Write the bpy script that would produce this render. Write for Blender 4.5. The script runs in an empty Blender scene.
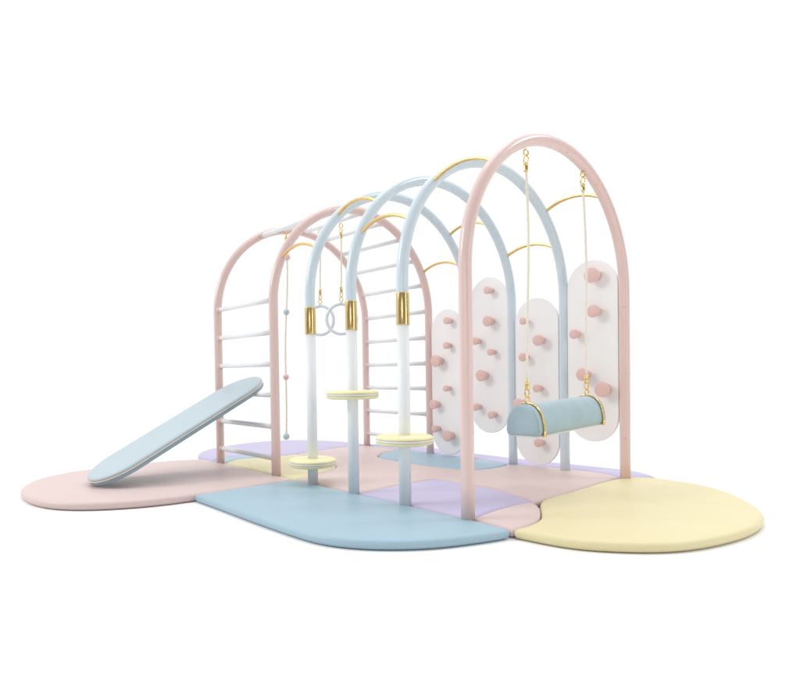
import bpy, bmesh, math, random
from mathutils import Vector, Matrix, noise, geometry
random.seed(7)
S = bpy.context.scene
C = S.collection
PI = math.pi

# ------------------------------------------------------------ materials
def lin(c):
    return tuple(((v/255)/12.92 if v/255 <= .04045 else ((v/255+.055)/1.055)**2.4) for v in c)

def mat(name, rgb, rough=.4, metal=0.0, spec=.5, coat=0.0, sheen=0.0, bump=None, mottle=None, coat_rough=.08):
    m = bpy.data.materials.new(name); m.use_nodes = True
    nt = m.node_tree; b = nt.nodes['Principled BSDF']
    col = (*lin(rgb), 1)
    b.inputs['Base Color'].default_value = col
    b.inputs['Roughness'].default_value = rough
    b.inputs['Metallic'].default_value = metal
    b.inputs['Specular IOR Level'].default_value = spec
    b.inputs['Coat Weight'].default_value = coat
    b.inputs['Coat Roughness'].default_value = coat_rough
    b.inputs['Sheen Weight'].default_value = sheen
    b.inputs['Sheen Roughness'].default_value = .4
    tc = nt.nodes.new('ShaderNodeTexCoord')
    if mottle:
        scale, amount = mottle
        n = nt.nodes.new('ShaderNodeTexNoise'); n.inputs['Scale'].default_value = scale
        n.inputs['Detail'].default_value = 5; n.inputs['Roughness'].default_value = .6
        nt.links.new(tc.outputs['Object'], n.inputs['Vector'])
        mr = nt.nodes.new('ShaderNodeMapRange')
        mr.inputs['From Min'].default_value = .3; mr.inputs['From Max'].default_value = .7
        mr.inputs['To Min'].default_value = 1-amount; mr.inputs['To Max'].default_value = 1+amount
        nt.links.new(n.outputs['Fac'], mr.inputs['Value'])
        hs = nt.nodes.new('ShaderNodeHueSaturation'); hs.inputs['Color'].default_value = col
        nt.links.new(mr.outputs['Result'], hs.inputs['Value'])
        nt.links.new(hs.outputs['Color'], b.inputs['Base Color'])
        r2 = nt.nodes.new('ShaderNodeMapRange')
        r2.inputs['To Min'].default_value = max(.02, rough-.08); r2.inputs['To Max'].default_value = rough+.08
        nt.links.new(n.outputs['Fac'], r2.inputs['Value'])
        nt.links.new(r2.outputs['Result'], b.inputs['Roughness'])
    if bump:
        prev = None
        for scale, strength, dist, stretch in bump:
            mp = nt.nodes.new('ShaderNodeMapping'); mp.inputs['Scale'].default_value = stretch
            nt.links.new(tc.outputs['Object'], mp.inputs['Vector'])
            n = nt.nodes.new('ShaderNodeTexNoise'); n.inputs['Scale'].default_value = scale
            n.inputs['Detail'].default_value = 3
            nt.links.new(mp.outputs['Vector'], n.inputs['Vector'])
            bp = nt.nodes.new('ShaderNodeBump'); bp.inputs['Strength'].default_value = strength
            bp.inputs['Distance'].default_value = dist
            nt.links.new(n.outputs['Fac'], bp.inputs['Height'])
            if prev: nt.links.new(prev.outputs['Normal'], bp.inputs['Normal'])
            prev = bp
        nt.links.new(prev.outputs['Normal'], b.inputs['Normal'])
    return m

PADB = [(2.6, .6, .05, (.45, 1, .3)), (260, .10, .0015, (1, 1, 1))]
M = dict(
    pink_tube=mat('pink_enamel', (223, 196, 191), .24, coat=.15, mottle=(3, .004)),
    blue_tube=mat('blue_enamel', (204, 219, 227), .24, coat=.15, mottle=(3, .004)),
    white_tube=mat('white_enamel', (230, 233, 235), .34, coat=.0, spec=.35, mottle=(6, .012)),
    pole=mat('white_pole_enamel', (231, 235, 237), .36, spec=.25, mottle=(6, .004)),
    gold=mat('brushed_gold', (228, 198, 138), .2, metal=1, bump=[(40, .04, .002, (1, 1, .08))], mottle=(30, .05)),
    gold_bright=mat('polished_gold', (236, 204, 134), .16, metal=1, mottle=(60, .05)),
    panel=mat('white_board', (243, 243, 243), .42, mottle=(4, .01), bump=[(120, .03, .001, (1, 1, 1))]),
    peg=mat('pink_wood_hold', (226, 190, 184), .5, mottle=(25, .03)),
    pink_mat=mat('pink_leatherette', (207, 187, 184), .46, spec=.45, bump=PADB, mottle=(2.2, .012)),
    blue_mat=mat('blue_leatherette', (156, 183, 198), .46, spec=.45, bump=PADB, mottle=(2.2, .015)),
    lav_mat=mat('lavender_leatherette', (186, 179, 209), .46, spec=.45, bump=PADB, mottle=(2.2, .015)),
    yel_mat=mat('yellow_leatherette', (216, 206, 164), .46, spec=.45, bump=PADB, mottle=(2.2, .012)),
    yel_pad=mat('yellow_pad', (234, 228, 182), .5, bump=[(200, .08, .0015, (1, 1, 1))], mottle=(8, .012)),
    trim=mat('white_trim', (228, 228, 228), .4, mottle=(8, .01)),
    board_blue=mat('blue_board_cover', (176, 192, 200), .45, bump=PADB, mottle=(4, .015)),
    board_edge=mat('cream_piping', (232, 218, 202), .5, mottle=(20, .02)),
    board_under=mat('blue_board_base', (140, 168, 182), .5, mottle=(4, .02)),
    velvet=mat('blue_velvet', (160, 182, 190), .75, spec=.2, sheen=.45, bump=[(14, .3, .006, (1, 1, 1)), (300, .2, .001, (1, 1, 1))], mottle=(9, .07)),
    rope=mat('cotton_rope', (236, 229, 210), .8, spec=.2, bump=[(90, .5, .002, (1, 1, .25))], mottle=(60, .05)),
    ring_blue=mat('pale_blue_ring', (216, 227, 234), .3, coat=.4, mottle=(5, .006)),
    bead_pink=mat('pink_bead', (226, 194, 190), .35, coat=.3, mottle=(20, .02)),
    bead_blue=mat('blue_bead', (182, 205, 213), .35, coat=.3, mottle=(20, .02)),
    dark=mat('dark_rubber', (60, 60, 62), .6, mottle=(20, .05)),
    floor=mat('white_studio_floor', (241, 241, 241), .9, spec=.1, mottle=(.7, .004)),
)

# ------------------------------------------------------------ mesh helpers
def link(name, bm, m, parent=None, flat_big=False):
    me = bpy.data.meshes.new(name)
    bmesh.ops.recalc_face_normals(bm, faces=bm.faces)
    bm.to_mesh(me); bm.free()
    for p in me.polygons: p.use_smooth = True
    me.materials.append(m)
    o = bpy.data.objects.new(name, me); C.objects.link(o)
    if parent: o.parent = parent
    return o

def ring(bm, pts):
    return [bm.verts.new(p) for p in pts]

def bridge(bm, a, b, closed=True):
    n = len(a)
    for i in range(n if closed else n-1):
        j = (i+1) % n
        f = bm.faces.new((a[i], a[j], b[j], b[i])); f.smooth = True

def tube(bm, pts, r, seg=20, cap=True, closed=False, round_end=0.0):
    """a round tube swept along pts (r: number or list)"""
    pts = [Vector(p) for p in pts]; n = len(pts)
    rs = r if isinstance(r, (list, tuple)) else [r]*n
    def tang(i):
        if closed: return (pts[(i+1) % n]-pts[i-1]).normalized()
        return (pts[min(i+1, n-1)]-pts[max(i-1, 0)]).normalized()
    t = tang(0)
    nrm = t.orthogonal().normalized()
    rings = []
    for i in range(n):
        t2 = tang(i)
        q = t.rotation_difference(t2); nrm = (q @ nrm); nrm = (nrm - t2*nrm.dot(t2)).normalized(); t = t2
        bn = t.cross(nrm)
        rings.append(ring(bm, [pts[i]+(nrm*math.cos(2*PI*k/seg)+bn*math.sin(2*PI*k/seg))*rs[i] for k in range(seg)]))
    for i in range(n-1): bridge(bm, rings[i], rings[i+1])
    if closed:
        # match the closing twist
        a, b = rings[-1], rings[0]
        best = min(range(seg), key=lambda s: sum((a[k].co-b[(k+s) % seg].co).length for k in range(0, seg, 4)))
        bridge(bm, a, [b[(k+best) % seg] for k in range(seg)])
    elif cap:
        bm.faces.new(rings[0]); bm.faces.new(rings[-1])

def lathe(bm, origin, axis, prof, seg=28):
    """prof: (radius, distance along axis)"""
    ax = Vector(axis).normalized(); a = ax.orthogonal().normalized(); b = ax.cross(a); o = Vector(origin)
    rings = []
    for r, h in prof:
        rings.append(ring(bm, [o+ax*h+(a*math.cos(2*PI*k/seg)+b*math.sin(2*PI*k/seg))*r for k in range(seg)]))
    for i in range(len(rings)-1): bridge(bm, rings[i], rings[i+1])
    bm.faces.new(rings[0]); bm.faces.new(rings[-1])

def ball(bm, c, r, seg=20):
    bmesh.ops.create_uvsphere(bm, u_segments=seg, v_segments=seg//2, radius=r, matrix=Matrix.Translation(c))

def torus(bm, c, ux, uy, R, r, seg=48, side=14, sx=1.0):
    ux, uy, c = Vector(ux), Vector(uy), Vector(c)
    tube(bm, [c+ux*math.cos(2*PI*k/seg)*R*sx+uy*math.sin(2*PI*k/seg)*R for k in range(seg)], r, side, closed=True)

def chaikin(P, n=3):
    for _ in range(n):
        Q = []
        for i in range(len(P)):
            a, b = P[i], P[(i+1) % len(P)]
            Q.append((a[0]*.75+b[0]*.25, a[1]*.75+b[1]*.25)); Q.append((a[0]*.25+b[0]*.75, a[1]*.25+b[1]*.75))
        P = Q
    return P

def area2(P): return sum(P[i][0]*P[(i+1) % len(P)][1]-P[(i+1) % len(P)][0]*P[i][1] for i in range(len(P)))

def resample(P, step):
    out = []; n = len(P)
    for i in range(n):
        a, b = Vector(P[i]), Vector(P[(i+1) % n]); L = (b-a).length
        k = max(1, int(L/step))
        for j in range(k): out.append(tuple(a.lerp(b, j/k)))
    return out

def inset(P, d):
    """offset a closed outline inwards; points that would cross over at a sharp tip are merged with their neighbours"""
    n = len(P); out = []
    V = [Vector(p) for p in P]
    for i in range(n):
        a, b, c = V[i-1], V[i], V[(i+1) % n]
        t1, t2 = (b-a).normalized(), (c-b).normalized()
        nn = Vector((-t1.y-t2.y, t1.x+t2.x))
        if nn.length < 1e-6: nn = Vector((-t1.y, t1.x))
        nn.normalize()
        out.append(b+nn*d)
    if d < .004: return [tuple(p) for p in out]
    def dist(p):
        m = 1e9
        for i in range(n):
            a, b = V[i-1], V[i]; e = b-a; t = max(0, min(1, (p-a).dot(e)/max(e.length_squared, 1e-12)))
            m = min(m, (p-a-e*t).length_squared)
        return math.sqrt(m)
    ok = [dist(p) > d*.965 for p in out]
    if not any(ok): return [tuple(p) for p in out]
    res = list(out)
    for i in range(n):
        if not ok[i]:
            k = 1
            while not ok[(i+k) % n]: k += 1
            l = 1
            while not ok[i-l]: l += 1
            mid = (out[(i+k) % n]+out[i-l])/2
            res[i] = mid
    return [tuple(p) for p in res]

def slab(bm, P, prof, lift=None, top=True):
    """P: closed 2-D outline; prof: (inset, z) from the bottom up. lift maps (x, y, z) to a 3-D point"""
    lift = lift or (lambda x, y, z: Vector((x, y, z)))
    rings = [ring(bm, [lift(x, y, z) for x, y in inset(P, d)]) for d, z in prof]
    for i in range(len(rings)-1): bridge(bm, rings[i], rings[i+1])
    if top: bm.faces.new(rings[0]); bm.faces.new(rings[-1])

def soft_top(bm, P, d, z, puff=.004, step=.055):
    """close a pad with a fine, slightly uneven cushion surface inside its inset outline"""
    Q = inset(P, d)
    xs = [p[0] for p in Q]; ys = [p[1] for p in Q]
    Q = [q for i, q in enumerate(Q) if math.hypot(q[0]-Q[i-1][0], q[1]-Q[i-1][1]) > 1e-4]
    pts = [Vector(p) for p in Q]; n = len(Q)
    def inside(x, y):
        c = False
        for i in range(n):
            a, b = Q[i], Q[i-1]
            if (a[1] > y) != (b[1] > y) and x < (b[0]-a[0])*(y-a[1])/(b[1]-a[1])+a[0]: c = not c
        return c
    gx = min(xs); row = 0
    y = min(ys)
    edge = []
    while y < max(ys):
        x = min(xs)+(step/2 if row % 2 else 0)
        while x < max(xs):
            if inside(x, y) and min((q[0]-x)**2+(q[1]-y)**2 for q in Q) > (step*.5)**2: pts.append(Vector((x, y)))
            x += step
        y += step*.866; row += 1
    v, e, f, *_ = geometry.delaunay_2d_cdt(pts, [(i, (i+1) % n) for i in range(n)], [], 1, 1e-6)
    vs = []
    for p in v:
        dist = min(math.hypot(q[0]-p.x, q[1]-p.y) for q in Q)
        k = min(1, dist/.12); k = k*k*(3-2*k)
        vs.append(bm.verts.new((p.x, p.y, z+k*puff*(.6+.8*noise.noise((p.x*2.2, p.y*2.2, 3.1))))))
    for t in f:
        try: bm.faces.new([vs[i] for i in t])
        except ValueError: pass
    bmesh.ops.remove_doubles(bm, verts=bm.verts, dist=2e-5)

def flatten_caps(o, minverts=60):
    for p in o.data.polygons:
        if len(p.vertices) >= minverts: p.use_smooth = False

def empty(name, loc, label, cat):
    o = bpy.data.objects.new(name, None); C.objects.link(o)
    o.location = loc; o.empty_display_size = .1
    o['label'] = label; o['category'] = cat
    return o

def tag(o, label, cat, group=None):
    o['label'] = label; o['category'] = cat
    if group: o['group'] = group
    return o

# ------------------------------------------------------------ setting
bm = bmesh.new()
N = 96
bm.faces.new([bm.verts.new((-1+6*math.cos(2*PI*k/N), 1+6*math.sin(2*PI*k/N), 0)) for k in range(N)])
fl = link('floor', bm, M['floor']); fl['kind'] = 'structure'
for p in fl.data.polygons: p.use_smooth = False

# ------------------------------------------------------------ floor mats
T = .052
PROF = [(.024, .002), (.013, .005), (.0055, .012), (.001, .021), (0, .030), (.0025, .0385), (.008, .0455), (.016, .0498), (.034, T)]
def mat_pad(name, pts, m, label, gap=.002):
    P = chaikin(pts, 3)
    if area2(P) < 0: P = P[::-1]
    P = resample(P, .03)
    P = inset(P, gap)
    bm = bmesh.new()
    slab(bm, P, PROF, top=False)
    soft_top(bm, P, PROF[-1][0], PROF[-1][1])
    o = link(name, bm, M[m])
    tag(o, label, 'play mat', 'padded floor mats')
    return o

def corner(p, a, b, s=.03):
    """the corner p with a helper point towards a and towards b, so chaikin rounds it only a little"""
    p, a, b = Vector(p), Vector(a), Vector(b)
    return [tuple(p+(a-p).normalized()*s), tuple(p), tuple(p+(b-p).normalized()*s)]

def outline(pts):
    """points flagged with a trailing 1 are corners"""
    out = []
    n = len(pts)
    for i, p in enumerate(pts):
        if len(p) == 3 and p[2]:
            out += corner(p[:2], pts[i-1][:2], pts[(i+1) % n][:2], p[2] if p[2] != 1 else .03)
        else: out.append(p[:2])
    return out

mat_pad('floor_mat', outline([(-1.53, 0, 1), (-1.53, -.4), (-1.535, -.75), (-1.56, -.95), (-1.62, -1.14), (-1.73, -1.33), (-1.88, -1.47), (-2.09, -1.55), (-2.36, -1.565),
    (-2.6, -1.52), (-2.82, -1.41), (-3.0, -1.22), (-3.09, -.95), (-3.09, -.5), (-3.05, -.2), (-2.95, -.04), (-2.8, 0), (-2.2, 0)]), 'pink_mat',
    'big round-ended pink mat under the foot of the leaning blue board')
mat_pad('floor_mat', outline([(-1.53, 0, 1), (-1.53, -.755, 1), (-1.2, -.755), (-.8, -.765), (-.45, -.76), (-.26, -.745), (-.09, -.665), (.05, -.53), (.15, -.38), (.215, -.2), (.25, -.08), (.262, -.01, 1), (.12, .006), (-.1, 0), (-.7, 0)]), 'blue_mat',
    'large blue mat in front of the white poles, its right end rounded to a tip')
mat_pad('floor_mat', outline([(.262, 0, 1), (.4, .01), (.53, .035), (.65, .1), (.8, .235), (.9, .4), (.965, .65), (.985, .86), (.965, 1.07), (.89, 1.27), (.77, 1.46), (.61, 1.64), (.44, 1.76), (.29, 1.8), (.12, 1.8), (.02, 1.76), (-.035, 1.66), (-.04, 1.36), (-.02, 1.09), (-.015, .86), (-.005, .66), (.04, .56), (.165, .39), (.245, .25), (.27, .1)]), 'yel_mat',
    'big rounded pale yellow mat at the open right end of the frame')
mat_pad('floor_mat', outline([(.02, .01, 1), (.13, .012), (.262, 0, 1), (.27, .1), (.245, .25), (.165, .39), (.08, .51), (.0, .567, 1), (-.035, .49), (-.038, .31), (-.015, .1)]), 'pink_mat',
    'small wedge-shaped pink mat between the blue, lavender and yellow mats')
mat_pad('floor_mat', outline([(-.87, 0, 1), (-.875, .16), (-.888, .38), (-.882, .58), (-.87, .728, 1), (-.79, .732), (-.53, .73), (-.33, .71), (-.14, .645), (0, .567, 1), (-.035, .49), (-.038, .31), (-.015, .1), (.02, .01, 1), (-.4, 0)]), 'lav_mat',
    'lavender mat in the middle, behind the rightmost white pole and blue mat')
LENS = [(-1.93, 1.14), (-1.635, 1.105), (-1.38, 1.1), (-1.14, 1.115), (-1.0, 1.14), (-.91, 1.21), (-.875, 1.34), (-.885, 1.5), (-.91, 1.6, .03)]
mat_pad('floor_mat', outline([(-2.14, 1.46), (-2.06, 1.28)]+LENS+[(-1.14, 1.65), (-1.545, 1.65), (-1.9, 1.65), (-2.14, 1.645, 1)]), 'blue_mat',
    'narrow blue lens-shaped mat below the low left climbing panel at the back')
mat_pad('floor_mat', outline([(-2.57, 0, 1), (-2.69, .14), (-2.7, .27), (-2.63, .4), (-2.6, .58), (-2.62, .765, 1), (-2.3, .72), (-2.0, .665), (-1.81, .59, .02), (-1.735, .52), (-1.61, .28), (-1.525, 0, 1), (-2.1, 0)]), 'yel_mat',
    'small yellow mat behind the left ladder, under the lowest yellow disc')
mat_pad('floor_mat', outline([(-1.525, 0, 1), (-1.61, .28), (-1.735, .52), (-1.81, .59, .02), (-2.0, .665), (-2.3, .72), (-2.62, .765, 1), (-2.67, .98), (-2.7, 1.21), (-2.71, 1.45), (-2.67, 1.6), (-2.55, 1.65), (-2.3, 1.65), (-2.14, 1.645, 1), (-2.14, 1.46), (-2.06, 1.28)]+LENS[:-1]
    + [(-.91, 1.6, 1), (-.8, 1.64), (-.66, 1.69), (-.53, 1.725), (-.38, 1.745), (-.2, 1.735), (-.1, 1.7), (-.035, 1.65, 1), (-.04, 1.36), (-.02, 1.09), (-.015, .86), (-.005, .66), (0, .567, 1), (-.14, .645), (-.33, .71), (-.53, .73), (-.79, .732), (-.87, .728, 1), (-.882, .58), (-.888, .38), (-.875, .16), (-.87, 0, 1), (-1.2, 0)]), 'pink_mat',
    'long pink mat spread under the arches, with yellow, lavender and blue mats let into it')
mat_pad('floor_mat', outline([(-2.78, -.0, 1), (-2.89, .11), (-2.9, .28), (-2.8, .4), (-2.63, .4, 1), (-2.7, .27), (-2.69, .14), (-2.57, 0, 1)]), 'blue_mat',
    'small blue sliver of mat behind the foot of the leftmost pink post')
mat_pad('floor_mat', outline([(-2.97, .0, 1), (-3.2, .05), (-3.4, .17), (-3.57, .36), (-3.68, .6), (-3.74, .85), (-3.73, 1.1), (-3.66, 1.33), (-3.45, 1.53), (-3.15, 1.68), (-2.8, 1.72), (-2.68, 1.66, 1), (-2.71, 1.45), (-2.7, 1.21), (-2.67, .98), (-2.62, .765, 1), (-2.6, .58), (-2.63, .4, 1), (-2.8, .4), (-2.9, .28), (-2.89, .11), (-2.78, 0, 1)]), 'lav_mat',
    'large round lavender mat behind the left ladder')
mat_pad('floor_mat', outline([(-2.66, 1.67, 1), (-2.55, 1.65), (-2.3, 1.65), (-2.14, 1.65), (-1.9, 1.65), (-1.545, 1.65), (-1.14, 1.65), (-.91, 1.605), (-.8, 1.64), (-.66, 1.69), (-.53, 1.725), (-.38, 1.745), (-.2, 1.735), (-.1, 1.7), (-.035, 1.66), (.02, 1.76), (.14, 1.8, 1), (.09, 1.87), (0, 1.94), (-.13, 1.985), (-.35, 1.98), (-.66, 1.95), (-1.1, 1.92), (-1.45, 1.92), (-2.07, 1.965), (-2.4, 1.98), (-2.6, 1.93), (-2.67, 1.82)]), 'lav_mat',
    'long thin lavender mat running behind the climbing panels')

# ------------------------------------------------------------ the climbing frame
W = 1.642; HS = 1.303; B = .797; R = .034
U = {'a': -2.636, 'b': -1.769, 'c': -1.315, 'd': -.888, 'e': -.4416, 'f': 0.0}
def pt(x, deg, dr=0.0):
    a = math.radians(deg)
    return Vector((x, W/2-(W/2+dr)*math.cos(a), HS+(B+dr)*math.sin(a)))
def arch_path(x, z0):
    P = [(x, 0, z0+(HS-z0)*k/6) for k in range(6)]
    P += [tuple(pt(x, 180*k/64)) for k in range(65)]
    P += [(x, W, HS*(1-k/8)) for k in range(1, 9)]
    return P

frame = empty('climbing_gym', (0, 0, 0), 'pastel climbing gym of six pink and blue tube arches with ladders and pegged panels', 'climbing frame')
ARCH = {}
for k, x in U.items():
    bm = bmesh.new()
    col = 'pink_tube' if k in 'abf' else 'blue_tube'
    tube(bm, arch_path(x, 0.004 if k in 'abf' else 1.14), R, 28)
    ARCH[k] = link('arch', bm, M[col], frame)
    ARCH[k]['label'] = {'a': 'outermost pink arch at the left end', 'b': 'second pink arch from the left', 'c': 'blue arch on the pole with the lowest disc',
        'd': 'blue arch on the pole with the highest disc', 'e': 'blue arch on the pole with the middle-height disc', 'f': 'tall pink arch holding the swing'}[k]

# blue arches stand on white poles with a gold collar and a yellow step disc
DISC = {'c': .193, 'd': .655, 'e': .412}
for k, zd in DISC.items():
    x = U[k]
    bm = bmesh.new(); lathe(bm, (x, 0, 0), (0, 0, 1), [(R, .004), (R, 1.13)], 32)
    link('pole', bm, M['pole'], ARCH[k])
    bm = bmesh.new(); lathe(bm, (x, 0, 0), (0, 0, 1), [(R+.0005, 1.049), (R+.0028, 1.050), (R+.0033, 1.052), (R+.0033, 1.225), (R+.0028, 1.227), (R+.0005, 1.228)], 40)
    link('collar', bm, M['gold'], ARCH[k])
    # disc: two puffed pads and the white ply edge between them
    r = .16
    def padprof(sgn):
        pr = [(R-.004, .0045), (r-.012, .0045), (r-.003, .006), (r+.001, .011), (r-.001, .017), (r-.008, .0225), (r-.02, .0255), (r-.05, .027), (R+.01, .0272), (R-.004, .027)]
        return [(a, zd+sgn*h) for a, h in pr]
    bm = bmesh.new(); lathe(bm, (x, 0, 0), (0, 0, 1), [(R-.004, zd-.0048), (r+.001, zd-.0048), (r+.0035, zd-.003), (r+.0035, zd+.003), (r+.001, zd+.0048), (R-.004, zd+.0048)], 56)
    disc = link('step_disc', bm, M['trim'], frame)
    disc['label'] = {'c': 'lowest step disc', 'd': 'highest step disc', 'e': 'middle-height step disc'}[k]
    for s in (1, -1):
        bm = bmesh.new(); lathe(bm, (x, 0, 0), (0, 0, 1), padprof(s), 56)
        link('pad', bm, M['yel_pad'], disc)

# screw caps on the swing arch
def screw(p, axis):
    bm = bmesh.new(); lathe(bm, p, axis, [(.0055, -.002), (.0055, .0015), (.004, .0028)], 14)
    link('screw_cap', bm, M['gold'], ARCH['f'])
for z in (.324, .759, 1.198, 1.56):
    v = Vector((.45, -1, 0)).normalized()
    if z < HS: screw(Vector((0, W, z))+v*R, v)
for deg in (161, 124, 97):
    p = pt(0, deg); inw = (Vector((0, W/2, HS))-p).normalized(); v = (inw*.8+Vector((.6, 0, 0))).normalized()
    screw(p+v*R, v)

# rungs between the two left pink arches
ZR = [.172, .403, .636, .862, 1.094, 1.330]
def rung(p, q):
    p, q = Vector(p), Vector(q); d = (q-p).normalized()
    bm = bmesh.new(); tube(bm, [p, p.lerp(q, .33), p.lerp(q, .66), q], .0195, 20)
    o = link('rung', bm, M['white_tube'], frame)
    for a, s in ((p, d), (q, -d)):
        bm = bmesh.new(); lathe(bm, a, s, [(.026, R-.012), (.026, R+.006), (.0245, R+.011), (.0202, R+.014), (.0196, R+.013)], 24)
        link('rung_socket', bm, M['pink_tube'], o)
    return o
for z in ZR:
    rung((U['a'], 0, z), (U['b'], 0, z)); rung((U['a'], W, z), (U['b'], W, z))
for deg in (161, 144.3, 127.6, 111, 94.5, 78, 61.5):
    rung(pt(U['a'], deg), pt(U['b'], deg))

# thin gold hoops tying neighbouring arches together
for a, b, deg in (('b', 'c', 24), ('c', 'd', 45), ('d', 'e', 25), ('e', 'f', 46), ('b', 'c', 154), ('c', 'd', 134), ('d', 'e', 154), ('e', 'f', 134)):
    p, q = pt(U[a], deg), pt(U[b], deg); rise = .068; h = (q-p).length/2
    RR = (h*h+rise*rise)/(2*rise); half = math.asin(h/RR)
    P = []
    for k in range(25):
        t = -half+2*half*k/24
        P.append((p.x+h+RR*math.sin(t), p.y, p.z+RR*math.cos(t)-(RR-rise)))
    bm = bmesh.new(); tube(bm, P, .0115, 16); link('brace', bm, M['gold'], frame)

# climbing panels with tapered holds
def panel(x0, x1, z0, z1, holds, label):
    w = x1-x0; r = w/2; cx = (x0+x1)/2
    P = [(cx+r*math.cos(PI*k/28), z1-r+r*math.sin(PI*k/28)) for k in range(29)]
    P += [(cx-r*math.cos(PI*k/28), z0+r-r*math.sin(PI*k/28)) for k in range(29)]
    th = .022
    bm = bmesh.new()
    slab(bm, P, [(.004, -th/2), (.001, -th/2+.0015), (0, -th/2+.004), (0, th/2-.004), (.001, th/2-.0015), (.004, th/2)], lambda x, z, t: Vector((x, W-.004-t, z)))
    o = link('climbing_panel', bm, M['panel'], frame); flatten_caps(o, 40); o['label'] = label
    for hx, hz, hr in holds:
        # hold: narrow root at the panel, wide rounded face
        L = .06+hr*.35; y0 = W-.004-th/2
        rr = hr*.98
        bm = bmesh.new()
        lathe(bm, (hx, y0+.003, hz), (0, -1, 0), [(rr*.62, 0), (rr*.64, .012), (rr*.9, L*.62), (rr*.985, L*.84), (rr, L*.93), (rr*.985, L*.975), (rr*.93, L*.998), (rr*.85, L+.001)], 28)
        h = link('climbing_hold', bm, M['peg'], o)
    return o
hw = .185
panel(-1.54-hw, -1.54+hw, .06, 1.328, [(-1.492, 1.221, .033), (-1.504, 1.009, .032), (-1.617, .879, .054), (-1.513, .64, .029), (-1.653, .498, .043), (-1.645, .283, .034), (-1.497, .232, .05)], 'low climbing panel furthest left')
panel(-1.1-hw, -1.1+hw, .28, 1.547, [(-1.064, 1.431, .033), (-1.063, 1.184, .043), (-1.19, 1.031, .032), (-1.042, .936, .029), (-1.133, .749, .048), (-1.193, .492, .031), (-1.039, .434, .032)], 'high climbing panel second from left')
panel(-.664-hw, -.664+hw, .066, 1.333, [(-.738, 1.159, .028), (-.607, 1.007, .042), (-.742, .886, .033), (-.624, .65, .031), (-.78, .522, .05), (-.615, .244, .033)], 'low climbing panel behind the left end of the swing seat')
panel(-.221-hw, -.221+hw, .28, 1.548, [(-.183, 1.431, .054), (-.175, 1.184, .044), (-.32, 1.036, .034), (-.259, .751, .045), (-.115, .649, .054)], 'high climbing panel beside the right pink post')

# ------------------------------------------------------------ hanging fittings
def link_oval(bm, c, ux, h, w, r):
    torus(bm, c, ux, (0, 0, 1), h, r, 24, 8, sx=w/h)

def add_rope(root, top, bottom, rr, fer_top=True, bow=0.0):
    """a hanging cord from top to bottom with gold clamps and links at both ends; top is where it meets the frame"""
    top, bottom = Vector(top), Vector(bottom)
    L = (top-bottom).length; d = (bottom-top).normalized()
    s = rr/.0075
    a = top+d*.115*s; b = bottom-d*.105*s
    P = [a.lerp(b, k/16)+Vector((bow*math.sin(PI*k/16), bow*.6*math.sin(2*PI*k/16), 0)) for k in range(17)]
    bm = bmesh.new(); tube(bm, P, rr, 12); rope = link('rope', bm, M['rope'], root)
    for e, dd in ((a, 1), (b, -1)):
        bm = bmesh.new()
        lathe(bm, e-d*dd*.03*s, d*dd, [(rr*1.0, 0), (rr*1.75, .003*s), (rr*1.85, .008*s), (rr*1.7, .012*s), (rr*1.7, .042*s), (rr*1.85, .046*s), (rr*1.6, .052*s), (rr*.9, .053*s)], 18)
        link('rope_clamp', bm, M['gold_bright'], rope)
        bm = bmesh.new()
        e2 = e-d*dd*.048*s
        link_oval(bm, e2, Vector((1, .2, 0)).normalized(), .024*s, .013*s, .0042*s)
        link('chain_link', bm, M['gold_bright'], rope)
        bm = bmesh.new()
        e3 = e-d*dd*(.085*s)
        link_oval(bm, e3, Vector((.25, 1, 0)).normalized(), .0185*s, .0165*s, .0042*s)
        link('eye_ring', bm, M['gold_bright'], rope)
    return rope

# swing: half-round velvet roll on two ropes
sw = empty('swing', (0, .82, .43), 'pale blue velvet half-round swing seat with gold bands hanging from the right pink arch', 'swing')
def half_round(y, hwid, z0, z1, n=24, flat=.02):
    """D section at y, bottom left corner round to bottom right; small rounded lower corners"""
    P = []
    for k in range(n+1):
        a = PI*k/n
        e = .9
        P.append(Vector((-hwid*math.copysign(abs(math.cos(a))**e, math.cos(a)), y, z0+flat+(z1-z0-flat)*(math.sin(a)**e if 0 < k < n else 0))))
    P.append(Vector((hwid-.008, y, z0))); P.append(Vector((-hwid+.008, y, z0)))
    return P
SY0, SY1, SZ = .462, 1.188, .432
def tilt(v):
    return Vector((v.x, v.y, v.z+(v.y-.5)*.035))
def to_local(v): return tilt(v)-Vector((0, .82, .43))
bm = bmesh.new(); rings = []
ys = [(SY0-.006, .80), (SY0-.004, .9), (SY0, .955), (SY0+.006, .985), (SY0+.016, 1)]+[(SY0+.016+(SY1-SY0-.032)*k/14, 1) for k in range(1, 15)]+[(SY1-.006, .985), (SY1, .955), (SY1+.004, .9), (SY1+.006, .8)]
for y, s in ys:
    zc = SZ+.08
    sec = half_round(y, .102*s, zc-.08*s, zc+.088*s)
    rings.append(ring(bm, [to_local(v) for v in sec]))
for i in range(len(rings)-1): bridge(bm, rings[i], rings[i+1])
bm.faces.new(rings[0]); bm.faces.new(rings[-1])
cush = link('cushion', bm, M['velvet'], sw)
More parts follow.
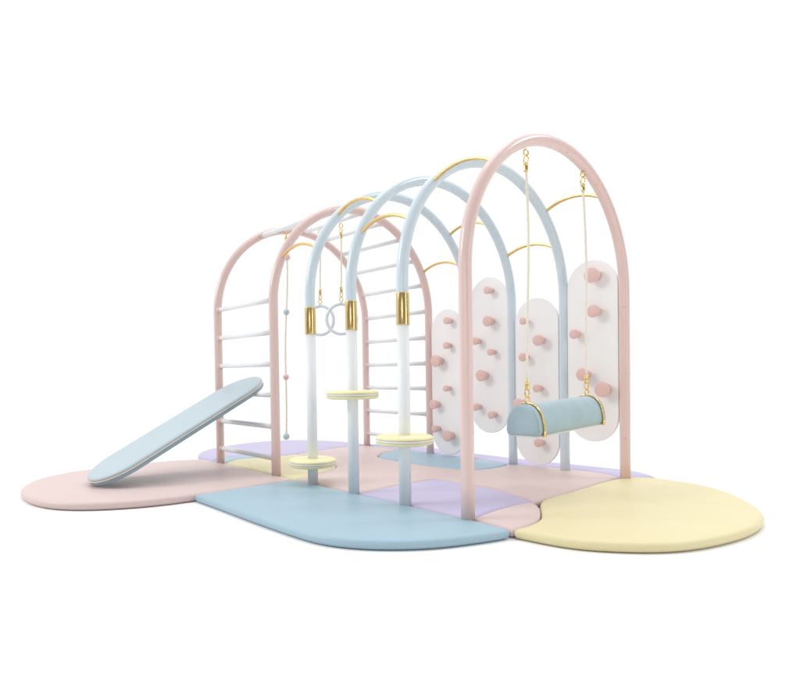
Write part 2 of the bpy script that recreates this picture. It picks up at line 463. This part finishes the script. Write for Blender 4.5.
# stitched welt just inside the end face
for y in (SY0+.012, SY1-.012):
    bm = bmesh.new(); tube(bm, [to_local(v) for v in half_round(y, .1025, SZ, SZ+.1685)[:25]], .003, 8)
    link('welt', bm, M['velvet'], cush)
bm = bmesh.new()
slab(bm, [(-.09, SY0+.01), (.09, SY0+.01), (.09, SY1-.01), (-.09, SY1-.01)], [(.001, SZ-.009), (0, SZ-.007), (0, SZ+.001)], lambda x, y, z: to_local(Vector((x, y, z))))
link('base_board', bm, M['trim'], sw)
for y, yt, deg in ((.517, .516, 68.2), (1.15, 1.128, 112.5)):
    bm = bmesh.new()
    sec = half_round(y, .1075, SZ-.004, SZ+.174)[:25]
    P = [to_local(v) for v in sec]
    P = [P[0]+Vector((.012, 0, -.016)), P[0]+Vector((0, 0, -.012))]+P+[P[-1]+Vector((0, 0, -.012)), P[-1]+Vector((-.012, 0, -.016))]
    # flat strap: a band 16 mm wide, 5 mm thick
    A = []
    for i, p in enumerate(P):
        t = (P[min(i+1, len(P)-1)]-P[max(i-1, 0)]).normalized(); nn = t.cross(Vector((0, 1, 0))).normalized()
        A.append(ring(bm, [p+nn*a+Vector((0, b, 0)) for a, b in ((-.003, -.007), (.003, -.008), (.0042, -.005), (.0042, .005), (.003, .008), (-.003, .007))]))
    for i in range(len(A)-1): bridge(bm, A[i], A[i+1])
    bm.faces.new(A[0]); bm.faces.new(A[-1])
    for e in (P[1], P[-2]):
        bmesh.ops.create_cube(bm, size=1, matrix=Matrix.Translation(e) @ Matrix.Diagonal((.012, .02, .02, 1)))
    link('gold_band', bm, M['gold_bright'], sw)
    top = pt(0, deg, -R+.002)-Vector((0, .82, .43)); bot = to_local(Vector((0, y, SZ+.174)))
    rp = add_rope(sw, top, bot, .0072, bow=.011)

# gymnastic rings on the rung above
for x, label in ((-2.365, 'pale blue hanging ring, half hidden by the left white pole'), (-2.065, 'pale blue hanging ring, just left of the middle white pole')):
    top = pt(x, 94.5)-Vector((0, 0, .0185))
    zr = 1.262 if x < -2.2 else 1.252
    dx, turn = (-.016, math.radians(30)) if x < -2.2 else (-.014, math.radians(46))
    rg = empty('hanging_ring', (top.x+dx, top.y, zr), label, 'gym ring'); rg['group'] = 'hanging rings'
    o = Vector(rg.location)
    ux = Vector((math.cos(turn), math.sin(turn), 0))
    bm = bmesh.new(); torus(bm, (0, 0, 0), ux, (0, 0, 1), .128, .0145, 56, 14)
    link('ring', bm, M['ring_blue'], rg)
    bm = bmesh.new(); lathe(bm, (0, 0, .125), (0, 0, 1), [(.016, 0), (.016, .014), (.011, .022), (.006, .025)], 16)
    link('ring_cap', bm, M['ring_blue'], rg)
    add_rope(rg, top-o, Vector((0, 0, .15)), .0075, bow=.002)

# knotted cord with beads
top = pt(-2.559, 78)-Vector((0, 0, .0185))
br = empty('bead_rope', (top.x, top.y, .22), 'thin climbing cord with pink and pale blue beads behind the left ladder', 'climbing rope')
o = Vector(br.location); top = top-o
end = Vector((-.055, 0, 0))
bm = bmesh.new(); link_oval(bm, top-Vector((0, 0, .02)), (1, 0, 0), .022, .013, .004); link('hook', bm, M['gold_bright'], br)
bm = bmesh.new(); lathe(bm, top-Vector((0, 0, .085)), (0, 0, 1), [(.008, 0), (.013, .003), (.013, .04), (.008, .045)], 14); link('rope_clamp', bm, M['gold_bright'], br)
P = [(top-Vector((0, 0, .07))).lerp(end, k/24)+Vector((.012*math.sin(3*PI*k/24), .006*math.sin(2*PI*k/24), 0)) for k in range(25)]
bm = bmesh.new(); tube(bm, P, .0085, 12); link('rope', bm, M['rope'], br)
def on_rope(z):
    return min((Vector(P[i]).lerp(Vector(P[i+1]), j/10) for i in range(24) for j in range(11)), key=lambda v: abs(v.z-z))
for z, c, r in ((1.835, 'bead_pink', .03), (1.344, 'bead_blue', .029), (.759, 'bead_pink', .029), (.222, 'bead_blue', .032)):
    bm = bmesh.new(); p = on_rope(z-.22)
    lathe(bm, p, (0, 0, 1), [(max(.002, r*math.sin(PI*k/14)), -r*math.cos(PI*k/14)) for k in range(15)], 24)
    link('bead', bm, M[c], br)

# ------------------------------------------------------------ the leaning board
rb = empty('climbing_board', (-2.246, -1.178, .05), 'pale blue padded board leaning from the pink mat up to a ladder rung', 'ramp board')
o = Vector(rb.location)
y0, z0, y1, z1, bw = -1.178, .107, .126, .776, .517
e = Vector((0, y1-y0, z1-z0)); LB = e.length; e.normalize(); ax = Vector((1, 0, 0)); nb = ax.cross(e).normalized()
r = bw/2
P = [(r*math.sin(t), r-r*math.cos(t)) for t in [-PI/2+PI*k/32 for k in range(33)]]
P += [(-r*math.sin(t), LB-r+r*math.cos(t)) for t in [-PI/2+PI*k/32 for k in range(33)]]
P = resample(P, .04)
def lift(x, y, t): return Vector((-2.246, y0, z0))+ax*x+e*y+nb*t-o
if area2(P) < 0: P = P[::-1]
bm = bmesh.new(); slab(bm, P, [(.012, -.058), (.003, -.055), (0, -.049), (0, -.034), (.004, -.0305), (.012, -.0295)], lift); q = link('base_pad', bm, M['board_under'], rb); flatten_caps(q)
bm = bmesh.new(); slab(bm, P, [(.002, -.0305), (-.0025, -.029), (-.0025, -.022), (.002, -.0205)], lift); q = link('edge_trim', bm, M['board_edge'], rb); flatten_caps(q)
bm = bmesh.new(); slab(bm, P, [(.012, -.0215), (.003, -.021), (0, -.016), (.002, -.009), (.008, -.004), (.018, -.001), (.034, 0)], lift); q = link('top_pad', bm, M['board_blue'], rb); flatten_caps(q)
for x in (-.15, .15):   # black hooks that grip the rung
    c = Vector((-2.246+x, 0, .636))-o
    bm = bmesh.new()
    tube(bm, [c+Vector((0, .027*math.cos(a), .027*math.sin(a))) for a in [math.radians(200-i*22) for i in range(11)]]+[c+Vector((0, .024, -.012))], .011, 12)
    link('hook', bm, M['dark'], rb)

# ------------------------------------------------------------ camera
cam = bpy.data.cameras.new('camera'); co = bpy.data.objects.new('camera', cam); C.objects.link(co)
yaw, pitch, roll = -0.8898654072836454, -0.019366574981749273, -0.015935006745440357
fwd = Vector((math.sin(yaw)*math.cos(pitch), math.cos(yaw)*math.cos(pitch), math.sin(pitch)))
right = Vector((math.cos(yaw), -math.sin(yaw), 0)); up = right.cross(fwd)
r2 = right*math.cos(roll)+up*math.sin(roll); u2 = -right*math.sin(roll)+up*math.cos(roll)
mw = Matrix((r2, u2, -fwd)).transposed().to_4x4(); mw.translation = Vector((1.92819, -2.3512, .79241))
co.matrix_world = mw
cam.sensor_width = 36; cam.sensor_fit = 'HORIZONTAL'
cam.lens = 597.58/800*36
cam.shift_x = (400-343.473)/800; cam.shift_y = (383.936-350)/800
cam.clip_end = 200
S.camera = co

# ------------------------------------------------------------ light: a white studio with a softbox
w = bpy.data.worlds.new('World'); S.world = w; w.use_nodes = True
nt = w.node_tree; bg = nt.nodes['Background']
tc = nt.nodes.new('ShaderNodeTexCoord')
dot = nt.nodes.new('ShaderNodeVectorMath'); dot.operation = 'DOT_PRODUCT'
dot.inputs[1].default_value = (-.80, .58, .30)
nt.links.new(tc.outputs['Generated'], dot.inputs[0])
def smooth(src, a, b, lo, hi):
    m = nt.nodes.new('ShaderNodeMapRange'); m.interpolation_type = 'SMOOTHSTEP'
    for n, v in (('From Min', a), ('From Max', b), ('To Min', lo), ('To Max', hi)): m.inputs[n].default_value = v
    nt.links.new(src, m.inputs['Value']); return m.outputs['Result']
sep = nt.nodes.new('ShaderNodeSeparateXYZ'); nt.links.new(tc.outputs['Generated'], sep.inputs[0])
side = smooth(dot.outputs['Value'], -.45, .5, .30, 1.07)          # bright backdrop, dim room behind the camera
top = smooth(sep.outputs['Z'], .45, .8, 0, .45)                  # overhead diffuser
add = nt.nodes.new('ShaderNodeMath'); add.operation = 'ADD'
nt.links.new(side, add.inputs[0]); nt.links.new(top, add.inputs[1])
nt.links.new(add.outputs[0], bg.inputs['Strength'])
bg.inputs['Color'].default_value = (1, 1, 1, 1)

def softbox(name, loc, target, sx, sy, power, col=(1, 1, 1)):
    l = bpy.data.lights.new(name, 'AREA'); l.shape = 'RECTANGLE'; l.size = sx; l.size_y = sy; l.energy = power; l.color = col
    ob = bpy.data.objects.new(name, l); C.objects.link(ob)
    ob.location = loc; ob.rotation_euler = (Vector(target)-Vector(loc)).to_track_quat('-Z', 'Y').to_euler()
    return ob
softbox('key_softbox', (-6, -8, 6.5), (-.8, 1.2, .7), 3.2, 3.2, 400, (1, .985, .97))
softbox('top_softbox', (-.8, 1.2, 7), (-1, .8, 0), 4, 3, 60)
softbox('rear_softbox', (2.6, 4.6, 6), (-.8, .4, 0), 1.3, 1.3, 80)
softbox('front_fill', (3.2, -5.4, 1.8), (-.8, 1.0, .8), 2.4, 2.0, 38)
softbox('side_strip', (4.2, 1.2, 1.6), (-1, .8, .9), .35, 2.6, 30, (1, .97, .93))

S.view_settings.view_transform = 'Standard'; S.view_settings.look = 'None'
S.view_settings.exposure = 0; S.view_settings.gamma = 1
S.cycles.max_bounces = 8
S.cycles.use_denoising = True
S.cycles.sample_clamp_indirect = 4
